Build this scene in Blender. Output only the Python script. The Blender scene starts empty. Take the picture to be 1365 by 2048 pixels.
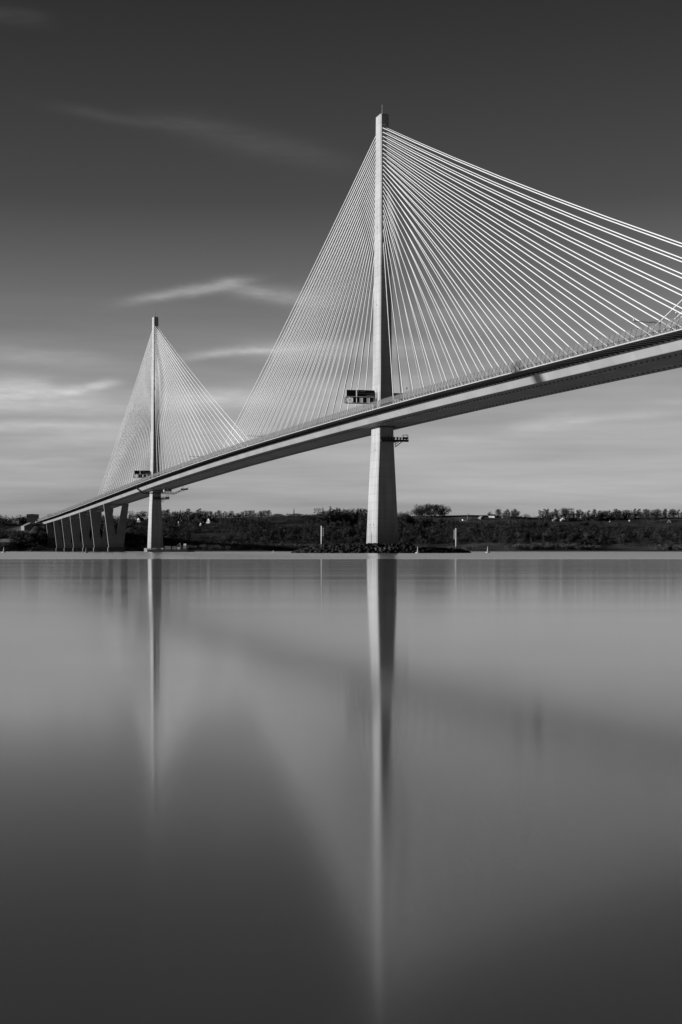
import bpy, math, random
import numpy as np
from mathutils import Vector, noise as mnoise

random.seed(7)
rng = np.random.default_rng(7)
scene = bpy.context.scene
COL = scene.collection
F = 3234.0            # focal length in photo pixels
CAMH = 1.2
HY = 1101.0           # horizon row in the photo

# ------------------------------------------------------------------ helpers
class MB:
    def __init__(self):
        self.v = []; self.f = []
    def add(self, vs, fs):
        n = len(self.v)
        self.v.extend([tuple(p) for p in vs]); self.f.extend([tuple(i + n for i in f) for f in fs])
    def box(self, x0, x1, y0, y1, z0, z1):
        self.add([(x0,y0,z0),(x1,y0,z0),(x1,y1,z0),(x0,y1,z0),(x0,y0,z1),(x1,y0,z1),(x1,y1,z1),(x0,y1,z1)],
                 [(0,3,2,1),(4,5,6,7),(0,1,5,4),(1,2,6,5),(2,3,7,6),(3,0,4,7)])
    def tube(self, pts, r, n=6, r2=None, cap=True):
        pts = [Vector(p) for p in pts]; rings = []; base = len(self.v)
        for i, p in enumerate(pts):
            t = (pts[min(i+1, len(pts)-1)] - pts[max(i-1, 0)]).normalized()
            a = Vector((0,0,1)) if abs(t.z) < .95 else Vector((1,0,0))
            u = t.cross(a).normalized(); w = t.cross(u)
            rr = r if r2 is None else r + (r2 - r) * i / (len(pts)-1)
            for k in range(n):
                q = 2*math.pi*(k+.5)/n
                self.v.append(tuple(p + u*(rr*math.cos(q)) + w*(rr*math.sin(q))))
        for i in range(len(pts)-1):
            for k in range(n):
                a = base+i*n+k; b = base+i*n+(k+1) % n
                self.f.append((a, b, b+n, a+n))
        if cap:
            self.f.append(tuple(base+k for k in range(n))[::-1])
            e = base+(len(pts)-1)*n
            self.f.append(tuple(e+k for k in range(n)))
    def lathe(self, prof, n=14, c=(0,0)):
        base = len(self.v)
        for r, z in prof:
            for k in range(n):
                q = 2*math.pi*k/n
                self.v.append((c[0]+r*math.cos(q), c[1]+r*math.sin(q), z))
        for i in range(len(prof)-1):
            for k in range(n):
                a = base+i*n+k; b = base+i*n+(k+1) % n
                self.f.append((a, b, b+n, a+n))
        self.f.append(tuple(base+k for k in range(n))[::-1])
        e = base+(len(prof)-1)*n
        self.f.append(tuple(e+k for k in range(n)))
    def loft(self, rings, closed=True, caps=True):
        base = len(self.v); n = len(rings[0])
        for r in rings: self.v.extend([tuple(p) for p in r])
        for i in range(len(rings)-1):
            for k in range(n if closed else n-1):
                a = base+i*n+k; b = base+i*n+(k+1) % n
                self.f.append((a, b, b+n, a+n))
        if caps:
            self.f.append(tuple(base+k for k in range(n))[::-1])
            e = base+(len(rings)-1)*n
            self.f.append(tuple(e+k for k in range(n)))
    def build(self, name, mat, parent=None, smooth=False, loc=None, kind=None):
        m = bpy.data.meshes.new(name)
        m.from_pydata(self.v, [], self.f); m.update()
        if smooth: m.polygons.foreach_set('use_smooth', [True]*len(m.polygons))
        m.materials.append(mat)
        o = bpy.data.objects.new(name, m); COL.objects.link(o)
        if parent: o.parent = parent
        if loc: o.location = loc
        if kind: o['kind'] = kind
        return o

def mesh_np(name, V, Fc, mat, parent=None, kind=None):
    """V (n,3); Fc (m,k) constant size faces."""
    m = bpy.data.meshes.new(name)
    k = Fc.shape[1]
    m.vertices.add(len(V)); m.vertices.foreach_set('co', np.ascontiguousarray(V, dtype=np.float32).ravel())
    m.loops.add(Fc.size); m.loops.foreach_set('vertex_index', np.ascontiguousarray(Fc, dtype=np.int32).ravel())
    m.polygons.add(len(Fc)); m.polygons.foreach_set('loop_start', np.arange(0, Fc.size, k, dtype=np.int32))
    m.polygons.foreach_set('loop_total', np.full(len(Fc), k, dtype=np.int32))
    m.update(calc_edges=True); m.validate()
    m.materials.append(mat)
    o = bpy.data.objects.new(name, m); COL.objects.link(o)
    if parent: o.parent = parent
    if kind: o['kind'] = kind
    return o

def empty(name, loc, label, cat, rz=0, group=None):
    o = bpy.data.objects.new(name, None); COL.objects.link(o)
    o.location = loc; o.rotation_euler = (0,0,rz)
    o['label'] = label; o['category'] = cat
    if group: o['group'] = group
    return o

def copy_tree(o, parent=None):
    c = o.copy(); COL.objects.link(c)
    if parent: c.parent = parent
    for ch in KIDS.get(o.name, []): copy_tree(ch, c)
    return c
KIDS = {}
def index_kids(root):
    KIDS[root.name] = [x for x in bpy.data.objects if x.parent == root]
    for x in KIDS[root.name]: index_kids(x)

# ------------------------------------------------------------------ materials (all neutral grey: the place is seen in black and white)
def mat(name, val, rough=.7, var=.15, scale=.5, bands=None, axis='Z', tide=False, stretch=(1,1,1), spec=.3, bump=0, metal=0, detail=4):
    m = bpy.data.materials.new(name); m.use_nodes = True
    nt = m.node_tree; b = nt.nodes['Principled BSDF']
    b.inputs['Roughness'].default_value = rough
    b.inputs['Specular IOR Level'].default_value = spec
    b.inputs['Metallic'].default_value = metal
    tc = nt.nodes.new('ShaderNodeTexCoord'); mp = nt.nodes.new('ShaderNodeMapping')
    mp.inputs['Scale'].default_value = stretch
    nt.links.new(tc.outputs['Object'], mp.inputs[0])
    nz = nt.nodes.new('ShaderNodeTexNoise'); nz.inputs['Scale'].default_value = scale; nz.inputs['Detail'].default_value = detail
    nt.links.new(mp.outputs[0], nz.inputs[0])
    mr = nt.nodes.new('ShaderNodeMapRange')
    mr.inputs['From Min'].default_value = .3; mr.inputs['From Max'].default_value = .7
    mr.inputs['To Min'].default_value = val*(1-var); mr.inputs['To Max'].default_value = val*(1+var)
    nt.links.new(nz.outputs['Fac'], mr.inputs[0])
    out = mr.outputs[0]
    if bands:      # (height of a lift in metres, joint width share, darkening)
        sx = nt.nodes.new('ShaderNodeSeparateXYZ'); nt.links.new(tc.outputs['Object'], sx.inputs[0])
        d = nt.nodes.new('ShaderNodeMath'); d.operation = 'DIVIDE'; d.inputs[1].default_value = bands[0]
        nt.links.new(sx.outputs[axis], d.inputs[0])
        fr = nt.nodes.new('ShaderNodeMath'); fr.operation = 'FRACT'; nt.links.new(d.outputs[0], fr.inputs[0])
        lt = nt.nodes.new('ShaderNodeMath'); lt.operation = 'LESS_THAN'; lt.inputs[1].default_value = bands[1]
        nt.links.new(fr.outputs[0], lt.inputs[0])
        fl = nt.nodes.new('ShaderNodeMath'); fl.operation = 'FLOOR'; nt.links.new(d.outputs[0], fl.inputs[0])
        wn = nt.nodes.new('ShaderNodeTexWhiteNoise'); wn.noise_dimensions = '1D'; nt.links.new(fl.outputs[0], wn.inputs['W'])
        k = nt.nodes.new('ShaderNodeMath'); k.operation = 'MULTIPLY_ADD'; k.inputs[1].default_value = -bands[2]; k.inputs[2].default_value = 1
        nt.links.new(lt.outputs[0], k.inputs[0])
        k2 = nt.nodes.new('ShaderNodeMath'); k2.operation = 'MULTIPLY_ADD'; k2.inputs[1].default_value = .10; k2.inputs[2].default_value = .95
        nt.links.new(wn.outputs['Value'], k2.inputs[0])
        mm = nt.nodes.new('ShaderNodeMath'); mm.operation = 'MULTIPLY'; nt.links.new(k.outputs[0], mm.inputs[0]); nt.links.new(k2.outputs[0], mm.inputs[1])
        m2 = nt.nodes.new('ShaderNodeMath'); m2.operation = 'MULTIPLY'; nt.links.new(out, m2.inputs[0]); nt.links.new(mm.outputs[0], m2.inputs[1])
        out = m2.outputs[0]
    if tide:       # weathered, splashed concrete near the foot
        s2 = nt.nodes.new('ShaderNodeSeparateXYZ'); nt.links.new(tc.outputs['Object'], s2.inputs[0])
        j = nt.nodes.new('ShaderNodeMath'); j.operation = 'MULTIPLY_ADD'; j.inputs[1].default_value = 9.0
        nt.links.new(nz.outputs['Fac'], j.inputs[0]); nt.links.new(s2.outputs['Z'], j.inputs[2])
        t2 = nt.nodes.new('ShaderNodeMapRange'); t2.inputs['From Min'].default_value = 14; t2.inputs['From Max'].default_value = 23
        t2.inputs['To Min'].default_value = .78; t2.inputs['To Max'].default_value = 1
        nt.links.new(j.outputs[0], t2.inputs[0])
        m3 = nt.nodes.new('ShaderNodeMath'); m3.operation = 'MULTIPLY'; nt.links.new(out, m3.inputs[0]); nt.links.new(t2.outputs[0], m3.inputs[1])
        out = m3.outputs[0]
    cb = nt.nodes.new('ShaderNodeCombineColor')
    for i in range(3): nt.links.new(out, cb.inputs[i])
    nt.links.new(cb.outputs[0], b.inputs['Base Color'])
    if bump:
        bp = nt.nodes.new('ShaderNodeBump'); bp.inputs['Strength'].default_value = bump
        nt.links.new(nz.outputs['Fac'], bp.inputs['Height']); nt.links.new(bp.outputs[0], b.inputs['Normal'])
    return m

M = {
 'concrete': mat('tower_concrete', .41, .85, .17, .5, bands=(4.0, .06, .2), tide=True, stretch=(1,1,.09), detail=6),
 'pier': mat('pier_concrete', .26, .85, .16, .3, bands=(4.0, .06, .14), stretch=(1,1,.3)),
 'wetconc': mat('tidal_concrete', .10, .8, .45, .5, stretch=(1,1,.4)),
 'paint': mat('girder_paint', .33, .55, .10, .12, bands=(16.2, .02, .16), axis='X', stretch=(.6,1,1), detail=7),
 'slab': mat('deck_concrete', .22, .85, .2, .5),
 'fascia': mat('fascia_paint', .44, .6, .1, .3),
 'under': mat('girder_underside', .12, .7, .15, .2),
 'cable': mat('cable_sheath', .82, .45, .02, .1, spec=.4),
 'dark': mat('dark_steel', .035, .55, .3, 1.0),
 'mid': mat('galvanised_steel', .22, .5, .2, 1.5),
 'pale': mat('pale_steel', .55, .5, .1, 1.0),
 'black': mat('sign_face', .012, .5, .2, 1.0),
 'white': mat('white_paint', .78, .6, .05, 1.0),
 'roofd': mat('slate_roof', .05, .7, .3, 1.0),
 'rooft': mat('pale_roof', .30, .7, .2, .4),
 'render': mat('house_render', .75, .8, .06, .5),
 'stone': mat('house_stone', .22, .85, .25, .5),
 'rock': mat('black_rock', .011, .8, .6, .6, bump=.3),
 'leaf': mat('bare_twigs', .055, .9, .45, .12, spec=.1),
 'leafd': mat('evergreen_needles', .036, .9, .4, .15, spec=.1),
 'leafl': mat('pale_birch_twigs', .10, .9, .35, .15, spec=.1),
 'bark': mat('bark', .07, .9, .3, 1.0),
 'asphalt': mat('asphalt', .05, .9, .2, .4),
}

# ------------------------------------------------------------------ bridge frame: local x = along the deck, local -y = towards the sunny side
BX, BY = 19.7, 771.0
BROT = math.atan2(-.961, .277)
cb_, sb_ = math.cos(BROT), math.sin(BROT)
def bw(s, o, z=0):       # bridge station / offset to the sunny side -> world
    x, y = s, -o
    return Vector((BX + cb_*x - sb_*y, BY + sb_*x + cb_*y, z))

KS = np.array([900, 650, 460, 335, 257, 138, 60, -40, -192, -349, -557, -812, -1034, -1310, -1500, -1900.])
KZ = np.array([50.5, 57.0, 60.6, 62.0, 62.6, 63.6, 63.8, 63.7, 63.1, 61.6, 58.4, 53.2, 48.6, 43.4, 40.6, 36.])
_ss = np.arange(-1900, 901, 5.0)
_zz = np.interp(_ss, KS[::-1], KZ[::-1])
_k = np.hanning(41); _k /= _k.sum()
_zp = np.pad(_zz, 20, mode='reflect', reflect_type='odd')
_zz = np.convolve(_zp, _k, 'valid')
def E(s): return float(np.interp(s, _ss, _zz)) - .35

bridge = empty('cable_stayed_bridge', (BX, BY, 0), 'long cable-stayed bridge with slender concrete towers crossing the still water', 'bridge', BROT)

# deck ---------------------------------------------------------------
def sweep(name, prof, m, s0=-1500, s1=880, step=10, closed=True):
    mb = MB(); rings = []
    n = int(round((s1-s0)/step))
    for i in range(n+1):
        s = s0 + (s1-s0)*i/n; e = E(s)
        rings.append([(s, -o, e+z) for o, z in prof])
    mb.loft(rings, closed=closed, caps=closed)
    return mb.build(name, m, bridge)
slab = sweep('deck_slab', [(-19.9,.14),(-15.0,.0),(-12,-.1),(12,-.1),(15.0,.0),(19.9,.14),(19.9,.42),(0,.8),(-19.9,.42)], M['slab'])
sweep('fascia', [(20.12,.08),(20.12,.42),(19.905,.42),(19.905,.08)], M['fascia'])
sweep('fascia', [(-20.12,.08),(-20.12,.42),(-19.905,.42),(-19.905,.08)], M['fascia'])
girder = sweep('box_girder', [(13.2,-.07),(11.6,-3.15),(11.4,-3.3),(-11.4,-3.3),(-11.6,-3.15),(-13.2,-.07)], M['paint'])
sweep('road_surface', [(18,.47),(2.6,.78),(2.6,.785),(18,.475)], M['asphalt'])
sweep('road_surface', [(-18,.47),(-2.6,.78),(-2.6,.785),(-18,.475)], M['asphalt'])
for o in (4.4, -4.4):
    sweep('gantry_rail', [(o-.18,-3.56),(o+.18,-3.56),(o+.18,-3.32),(o-.18,-3.32)], M['paint'])
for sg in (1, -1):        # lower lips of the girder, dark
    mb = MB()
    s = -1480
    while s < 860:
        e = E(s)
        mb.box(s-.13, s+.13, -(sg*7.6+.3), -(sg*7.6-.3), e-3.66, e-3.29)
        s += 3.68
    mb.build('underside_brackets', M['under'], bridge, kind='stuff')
# cantilever brackets
for sg in (1, -1):
    mb = MB(); s = -1480
    while s < 860:
        e = E(s)
        a = [(19.4,.13),(13.5,-.03),(13.1,-.5),(13.25,-.55)]
        pts = [(s-.06, -sg*o, e+z-.02) for o, z in a] + [(s+.06, -sg*o, e+z-.02) for o, z in a]
        mb.add(pts, [(0,1,2,3),(7,6,5,4),(0,4,5,1),(1,5,6,2),(2,6,7,3),(3,7,4,0)])
        s += 3.68
    mb.build('cantilever_ribs', M['dark'], bridge, kind='stuff')

# wind barriers --------------------------------------------------------
PP = [(19.75,.40),(20.05,1.0),(20.3,1.65),(19.95,2.7),(19.6,3.95)]
def post_mb(sg, s=0, e=0, mb=None):
    mb = mb or MB()
    for (o0,z0),(o1,z1) in zip(PP[:-1], PP[1:]):
        vs = []
        for o, z in ((o0,z0),(o1,z1)):
            for ds, do in ((-.05,-.08),(.05,-.08),(.05,.08),(-.05,.08)):
                vs.append((s+ds, -sg*(o+do), e+z))
        mb.add(vs, [(0,1,5,4),(1,2,6,5),(2,3,7,6),(3,0,4,7),(0,3,2,1),(4,5,6,7)])
    return mb
for sg in (1, -1):
    mb = MB()
    n = 238
    for o, z, r in ((20.28,1.7,.10),(20.15,2.15,.10),(19.98,2.62,.10),(19.85,3.1,.10),(19.72,3.55,.10),(19.62,3.95,.055),(20.0,.85,.03),(20.1,1.25,.03),(20.3,1.45,.05),(20.22,1.92,.06),(20.06,2.38,.06),(19.91,2.86,.06),(19.78,3.32,.06)):
        prof = [(s, -sg*o, E(s)+z) for s in np.linspace(-1490, 880, n)]
        mb.tube(prof, r, 4)
    bar = mb.build('wind_barrier', M['mid'], bridge)
    ss = np.arange(-1488, 878, 3.68)
    near = [s for s in ss if -20 < s <= 345] if sg == 1 else []
    near = sorted(near, reverse=True)[:100]
    rest = MB()
    for s in ss:
        if s not in near: post_mb(sg, s, E(s), rest)
    rest.build('barrier_posts', M['dark'], bar, kind='stuff')
    if near:
        p0 = post_mb(1).build('post', M['dark'], bar)
        for i, s in enumerate(near):
            p = p0 if i == 0 else p0.copy()
            if i: COL.objects.link(p); p.parent = bar
            p.location = (s, 0, E(s))
    # steel vehicle parapet just inside
    mb = MB()
    for z in (1.0, 1.35, 1.7):
        mb.tube([(s, -sg*18.6, E(s)+z) for s in np.linspace(-1490, 880, n)], .10, 4)
    for s in np.arange(-1488, 878, 3.68): mb.box(s-.07, s+.07, -sg*18.6-.08, -sg*18.6+.08, E(s)+.5, E(s)+1.7)
    mb.build('parapet', M['mid'], bridge)

# towers --------------------------------------------------------------
TA = [(-6, 11.6, 17.9), (0, 11.3, 17.6), (15, 10.5, 15.9), (34.8, 9.1, 13.9), (50, 7.7, 13.2), (62, 7.1, 12.6), (86, 6.2, 11.8), (125, 5.6, 10.9), (161, 4.9, 9.8), (185, 4.4, 8.8), (209.8, 4.15, 8.2)]
TOPZ = [1.2 + (HY-y)*.2384 for y in (260,268.5,276.7,284.4,293.2,301.5,309.9,318,326.2,334.5,342.9,351,359.8,368.1,376.7,385.5,394.5,404.2,413.6,423.1,433.4,444,460,486)]
def tower_z(z, T, dz): return z if z < 62 else 62 + (z-62)*(T-62)/(209.8-62)
def make_tower(s0, topz):
    mb = MB(); rings = []
    az = [t[0] for t in TA]
    for z in list(np.linspace(-6, 209.8, 46)):
        a = float(np.interp(z, az, [t[1] for t in TA]))/2; b = float(np.interp(z, az, [t[2] for t in TA]))/2
        c = .5; g = .09
        zz = tower_z(z, topz, 0)
        # chamfered corners with a shallow recessed shadow groove beside each chamfer
        ring = []
        for qx, qy in ((1,1),(-1,1),(-1,-1),(1,-1)):
            pts = [(b, a-c-.5), (b-g, a-c-.45), (b-g, a-c-.1), (b, a-c), (b-c, a)]
            pts = [(qx*x, qy*y) for x, y in pts]
            if qx*qy < 0: pts = pts[::-1]
            ring += pts
        rings.append([(s0+x, y, zz) for x, y in ring])
    mb.loft(rings)
    t = mb.build('tower', M['concrete'], bridge)
    mm = MB()
    mm.box(s0-.6, s0+.6, -.6, .6, topz, topz+.7)
    mm.tube([(s0,0,topz+.7),(s0,0,topz+5.6)], .30, 6, r2=.14)
    mm.lathe([(.12,topz+4.1),(.3,topz+4.4),(.3,topz+4.7),(.08,topz+4.9)], 8, (s0,0))
    mm.build('mast', M['mid'], t)
    # inspection openings
    for z, dx in ((13.5,-2.5),(13.5,2.8),(49,1.0),(155,0),(118,.5)):
        b = float(np.interp(z, az, [q[1] for q in TA]))/2
        hb = MB(); hb.box(s0+dx-.35, s0+dx+.35, -b-.03, -b+.3, z-.35, z+.35)
        hb.build('inspection_opening', M['black'], t)
    return t
tw_c = make_tower(0, 208.4)
tw_s = make_tower(-650, 202.3)
tw_n = make_tower(650, 202.3)

# stay cables -----------------------------------------------------------
def cable_pts(ts, sgn, n, side, topdrop):
    zt = TOPZ[23-n] - topdrop
    sa = 25 + n*15.8
    s1 = ts + sgn*sa
    L = sa; sag = 2.7*(L/388)**2
    az = [t[0] for t in TA]
    b = float(np.interp(zt+topdrop, az, [t[2] for t in TA]))/2
    p0 = (ts+sgn*(b-.3), side*.95, zt); p1 = (s1, side*2.05, E(s1)+.75)
    k = 9; pts = []
    for i in range(k):
        t = i/(k-1)
        pts.append((p0[0]+(p1[0]-p0[0])*t, p0[1]+(p1[1]-p0[1])*t, p0[2]+(p1[2]-p0[2])*t - 4*sag*t*(1-t)))
    return pts
def zdrop(topz): return 209.8 - topz
def cable(ts, sgn, n, side, drop, mb, r=.21):
    pts = cable_pts(ts, sgn, n, side, drop)
    mb.tube(pts, r, 6)
    d = (Vector(pts[-2])-Vector(pts[-1])).normalized(); q = Vector(pts[-1])
    mb.tube([q, q+d*2.4], .26, 6)                       # anchor sleeve at the deck
cnt = 0
for n in range(24):
    for sgn in (1, -1):
        for side in (1, -1):
            mb = MB(); cable(0, sgn, n, side, 0, mb)
            mb.build('stay_cable', M['cable'], bridge, smooth=True); cnt += 1
for n in (23, 22):
    for side in (1, -1):
        mb = MB(); cable(650, -1, n, side, 7.5, mb, .15)
        mb.build('stay_cable', M['cable'], bridge, smooth=True)
mb = MB()
for n in range(24):
    for sgn in (1, -1):
        for side in (1, -1):
            cable(-650, sgn, n, side, 7.5, mb, .24)
            if not (sgn == -1 and n in (22, 23)): cable(650, sgn, n, side, 7.5, mb, .15)
mb.build('stay_cables_beyond', M['cable'], bridge, smooth=True, kind='stuff')

# V-shaped approach piers ----------------------------------------------
PIERS = [(-886,4.4,17), (-994,4.4,13.6), (-1086,4.4,12), (-1177,4.4,10.4), (-1267,4.4,9.4), (-1358,4.4,8.6), (-1450,18,27)]
for s, zb, zn in PIERS:
    top = E(s)-3.25; t = 1.35
    ho = 12.6; hb = ho-(top-zb)*.118
    out = [(-ho,top),(-ho+6.3,top),(-.55,zn),(.55,zn),(ho-6.3,top),(ho,top),(hb,zb),(-hb,zb)]
    mb = MB()
    nn = len(out)
    vs = [(s-t, o, z) for o, z in out]+[(s+t, o, z) for o, z in out]
    fs = []
    for i in range(nn):
        j = (i+1) % nn
        fs.append((i, j, j+nn, i+nn))
    for a in ((0,1,2,7),(2,3,6,7),(3,4,5,6)):
        fs.append(a[::-1]); fs.append(tuple(q+nn for q in a))
    mb.add(vs, fs)
    pr = mb.build('pier', M['pier'], bridge)
    mb = MB(); mb.box(s-3.6, s+3.6, -hb-.9, hb+.9, -5 if zb < 5 else zb-12, zb-.02)
    mb.build('foundation', M['wetconc'], pr)
    mb = MB(); mb.box(s-.9, s+.9, -9, 9, top-1.6, top-.06)
    mb.build('crosshead', M['pier'], pr)

# tower foundations
mb = MB(); mb.lathe([(11.5,-6),(11.5,2.6),(11.0,2.9)], 28, (0,0))
mb.build('foundation', M['wetconc'], bridge)
mb = MB(); mb.lathe([(9.6,-6),(9.6,3.0),(9.3,3.3)], 28, (-650,0))
mb.build('foundation', M['stone'], bridge)
# joint below the deck at each tower
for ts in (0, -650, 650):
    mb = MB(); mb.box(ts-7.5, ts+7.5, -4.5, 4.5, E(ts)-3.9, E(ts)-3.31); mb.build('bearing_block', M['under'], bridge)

# ------------------------------------------------------------------ things on the bridge
def rail(mb, x0, x1, y0, y1, z, h=1.1, step=1.5):
    cs = [(x0,y0),(x1,y0),(x1,y1),(x0,y1),(x0,y0)]
    for (a,b),(c,d) in zip(cs[:-1], cs[1:]):
        for hh in (h*.5, h): mb.tube([(a,b,z+hh),(c,d,z+hh)], .05, 4)
        L = math.hypot(c-a, d-b); n = max(1, int(L/step))
        for i in range(n+1):
            x = a+(c-a)*i/n; y = b+(d-b)*i/n
            mb.tube([(x,y,z),(x,y,z+h)], .05, 4)
def access_platform(s, z, label, ab):
    a, b = ab
    r = empty('access_platform', bw(s, 0, z), label, 'platform', BROT, 'access platforms on the tower legs')
    mb = MB()
    mb.box(b/2+.02, b/2+2.0, -a/2+.6, a/2+6.6, -.9, 0)
    mb.box(-b/2-1.0, b/2+.01, a/2+.02, a/2+2.0, -.9, 0)
    mb.build('floor', M['dark'], r)
    mb = MB(); rail(mb, b/2+.1, b/2+1.9, -a/2+.7, a/2+6.5, 0, 1.3)
    for y in np.arange(-a/2+.7, a/2+6.4, 1.5): mb.box(b/2+1.8, b/2+1.9, y, y+.8, .05, 1.0+.4*random.random())
    mb.build('railing', M['dark'], r)
    mb = MB()
    for dy in (4.2, 6.3):
        for dx in (.3, 1.8): mb.tube([(b/2+dx, a/2+dy, 0), (b/2+dx, a/2+dy, 2.3)], .1, 4)
    mb.box(b/2+.2, b/2+1.9, a/2+4.1, a/2+6.4, 2.25, 2.4); mb.box(b/2+.2, b/2+1.9, a/2+4.1, a/2+6.4, .4, 1.2)
    mb.build('cabin_frame', M['dark'], r)
    mb = MB()
    for dx in (.4, 1.7):
        mb.tube([(b/2+dx, a/2+.3, -.8), (b/2+dx, a/2+.3, -3.4)], .12, 4)
        mb.tube([(b/2+dx, a/2+.3, -3.4), (b/2+dx, a/2+3.6, -.8)], .12, 4)
        mb.tube([(b/2+dx, a/2+.3, -2.2), (b/2+dx, a/2+2.1, -.8)], .08, 4)
    mb.build('brace', M['dark'], r)
    return r
access_platform(0, 53.6, 'dark steel access platform bracketed to the tall central tower below the deck', (7.6, 13.1))
access_platform(-650, 46.0, 'dark steel access platform on the smaller distant tower under the deck', (8.2, 13.6))

def sign_gantry(s, sg, label):
    z0 = E(0)-E(0)
    r = empty('sign_gantry', bw(s, 0, E(s)+.6), label, 'sign gantry', BROT, 'overhead sign gantries beside the towers')
    def Y(o): return -sg*o
    def bx(mb, x0, x1, o0, o1, za, zb):
        ys = sorted((Y(o0), Y(o1))); mb.box(x0, x1, ys[0], ys[1], za, zb)
    # truss box 6.9..9.9 over the road, sign faces above
    mb = MB()
    for x in (-1.0, 1.0):
        for z in (7.0, 9.9): bx(mb, x-.12, x+.12, 4.4, 18.6, z-.12, z+.12)
    for o in (4.5, 6.8, 8.0, 10.2, 11.5, 13.2, 18.5):
        bx(mb, .99, 1.15, o-.13, o+.13, 7.1, 9.8); bx(mb, -1.15, -.99, o-.13, o+.13, 7.1, 9.8)
    for a, b in ((15.2,18.4),(18.4,15.2)):
        mb.tube([(1.08, Y(a), 7.1), (1.08, Y(b), 9.8)], .11, 4)
    mb.build('truss', M['mid'], r)
    mb = MB()
    for o0, o1 in ((4.8,6.6),(8.3,10.0),(11.8,13.0),(13.5,15.0)): bx(mb, .5, .9, o0, o1, 7.25, 9.65)
    mb.build('lane_signal', M['black'], r)
    mb = MB()
    for o in (4.2,): bx(mb, -.4, .4, o-.35, o+.35, 0, 12.4)
    mb.build('post', M['mid'], r)
    mb = MB(); bx(mb, 1.25, 1.6, 13.9, 18.4, 10.1, 13.1); mb.build('sign_panel', M['black'], r)
    mb = MB(); bx(mb, 1.25, 1.5, 4.6, 13.3, 10.1, 13.2); pn = mb.build('sign_panel', M['black'], r)
    mb = MB(); k = 1.52
    for z in (11.6, 13.12): bx(mb, k-.01, k+.02, 4.7, 13.2, z-.04, z+.04)
    for o in (12.6,):       # arrow
        bx(mb, k, k+.02, o-.08, o+.08, 12.0, 12.9); bx(mb, k, k+.02, o-.3, o+.35, 12.7, 12.85)
    o = 11.6
    for w in (.22,.3,.18,.26,.3,.2): bx(mb, k, k+.02, o-w, o, 12.25, 12.6); o -= w+.14
    o = 8.9
    for w in (.3,.22,.28,.2,0,.3,.22,.3,.26): 
        if w: bx(mb, k, k+.02, o-w, o, 10.6, 10.95)
        o -= w+.13
    bx(mb, k, k+.02, 5.0, 5.14, 10.4, 11.2)
    mb.build('lettering', M['pale'], pn)
    mb = MB(); mb.tube([(0, Y(12.9), 10), (0, Y(12.9), 15.0)], .09, 5)
    mb.lathe([(.05,14.7),(.32,14.9),(.32,15.3),(.05,15.5)], 8, (0, Y(12.9)))
    mb.build('camera_mast', M['pale'], r)
    mb = MB(); bx(mb, -1.2, 1.2, 18.7, 19.3, 6.9, 7.0); rail(mb, -1.1, 1.1, *sorted((Y(18.7), Y(19.3))), 7.0, 2.6, 1.0)
    mb.build('access_ladder', M['pale'], r)
    return r
sign_gantry(1.0, 1, 'black motorway sign gantry just left of the tall central tower above the deck')
r = empty('cantilever_sign', bw(1.0, 0, E(0)+.6), 'black cantilevered sign half hidden behind the barrier, right of the tall central tower', 'sign', BROT)
mb = MB(); mb.box(-.4, .4, 4.0, 4.7, 0, 12.0); mb.build('post', M['mid'], r)
mb = MB(); mb.box(1.1, 1.4, 4.75, 9.6, 9.2, 12.2); mb.build('sign_panel', M['black'], r)
mb = MB()
for z in (9.6, 11.8): mb.tube([(.7, 4.75, z), (.7, 9.5, z)], .14, 4)
mb.build('arm', M['dark'], r)
sign_gantry(-649, 1, 'small distant black sign gantry beside the far tower')

def outrigger(s, label, L=8.2):
    r = empty('outrigger_light', bw(s, 19.6, E(s)+3.6), label, 'light', BROT, 'outrigger lights on the wind barrier')
    mb = MB(); mb.tube([(0,0,0),(0,-L,.25)], .09, 5); mb.tube([(0,0,.9),(0,-3.5,.1)], .05, 4)
    mb.tube([(0,0,-3.0),(0,0,1.4)], .1, 5); mb.build('arm', M['dark'], r)
    mb = MB(); mb.lathe([(.12,.25),(.2,.4),(.2,.9),(.08,1.3)], 8, (0,-L)); mb.build('lamp', M['pale'], r)
outrigger(322, 'thin horizontal lamp arm reaching out where the two sets of cables cross')
outrigger(-166, 'tiny lamp arm on the deck railing left of the central cable fan')
outrigger(-347, 'tiny lamp arm on the deck railing among the far tower cables')
def light_mast(s, h, label, ball):
    r = empty('light_mast', bw(s, 19.3, E(s)+.5), label, 'mast', BROT, 'short masts on the wind barrier')
    mb = MB(); mb.tube([(0,0,0),(0,0,3.4+h)], .1, 5, r2=.06); mb.build('pole', M['dark'], r)
    mb = MB(); mb.lathe([(.06,3.3+h),(.28,3.45+h),(.28,3.8+h),(.06,4.0+h)], 8); mb.build('lamp', M['pale'] if ball else M['dark'], r)
light_mast(331, 1.3, 'short mast with a pale ball lamp at the right edge of the deck', True)
light_mast(95, 1.4, 'short dark mast standing on the railing right of the central tower', False)

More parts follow.
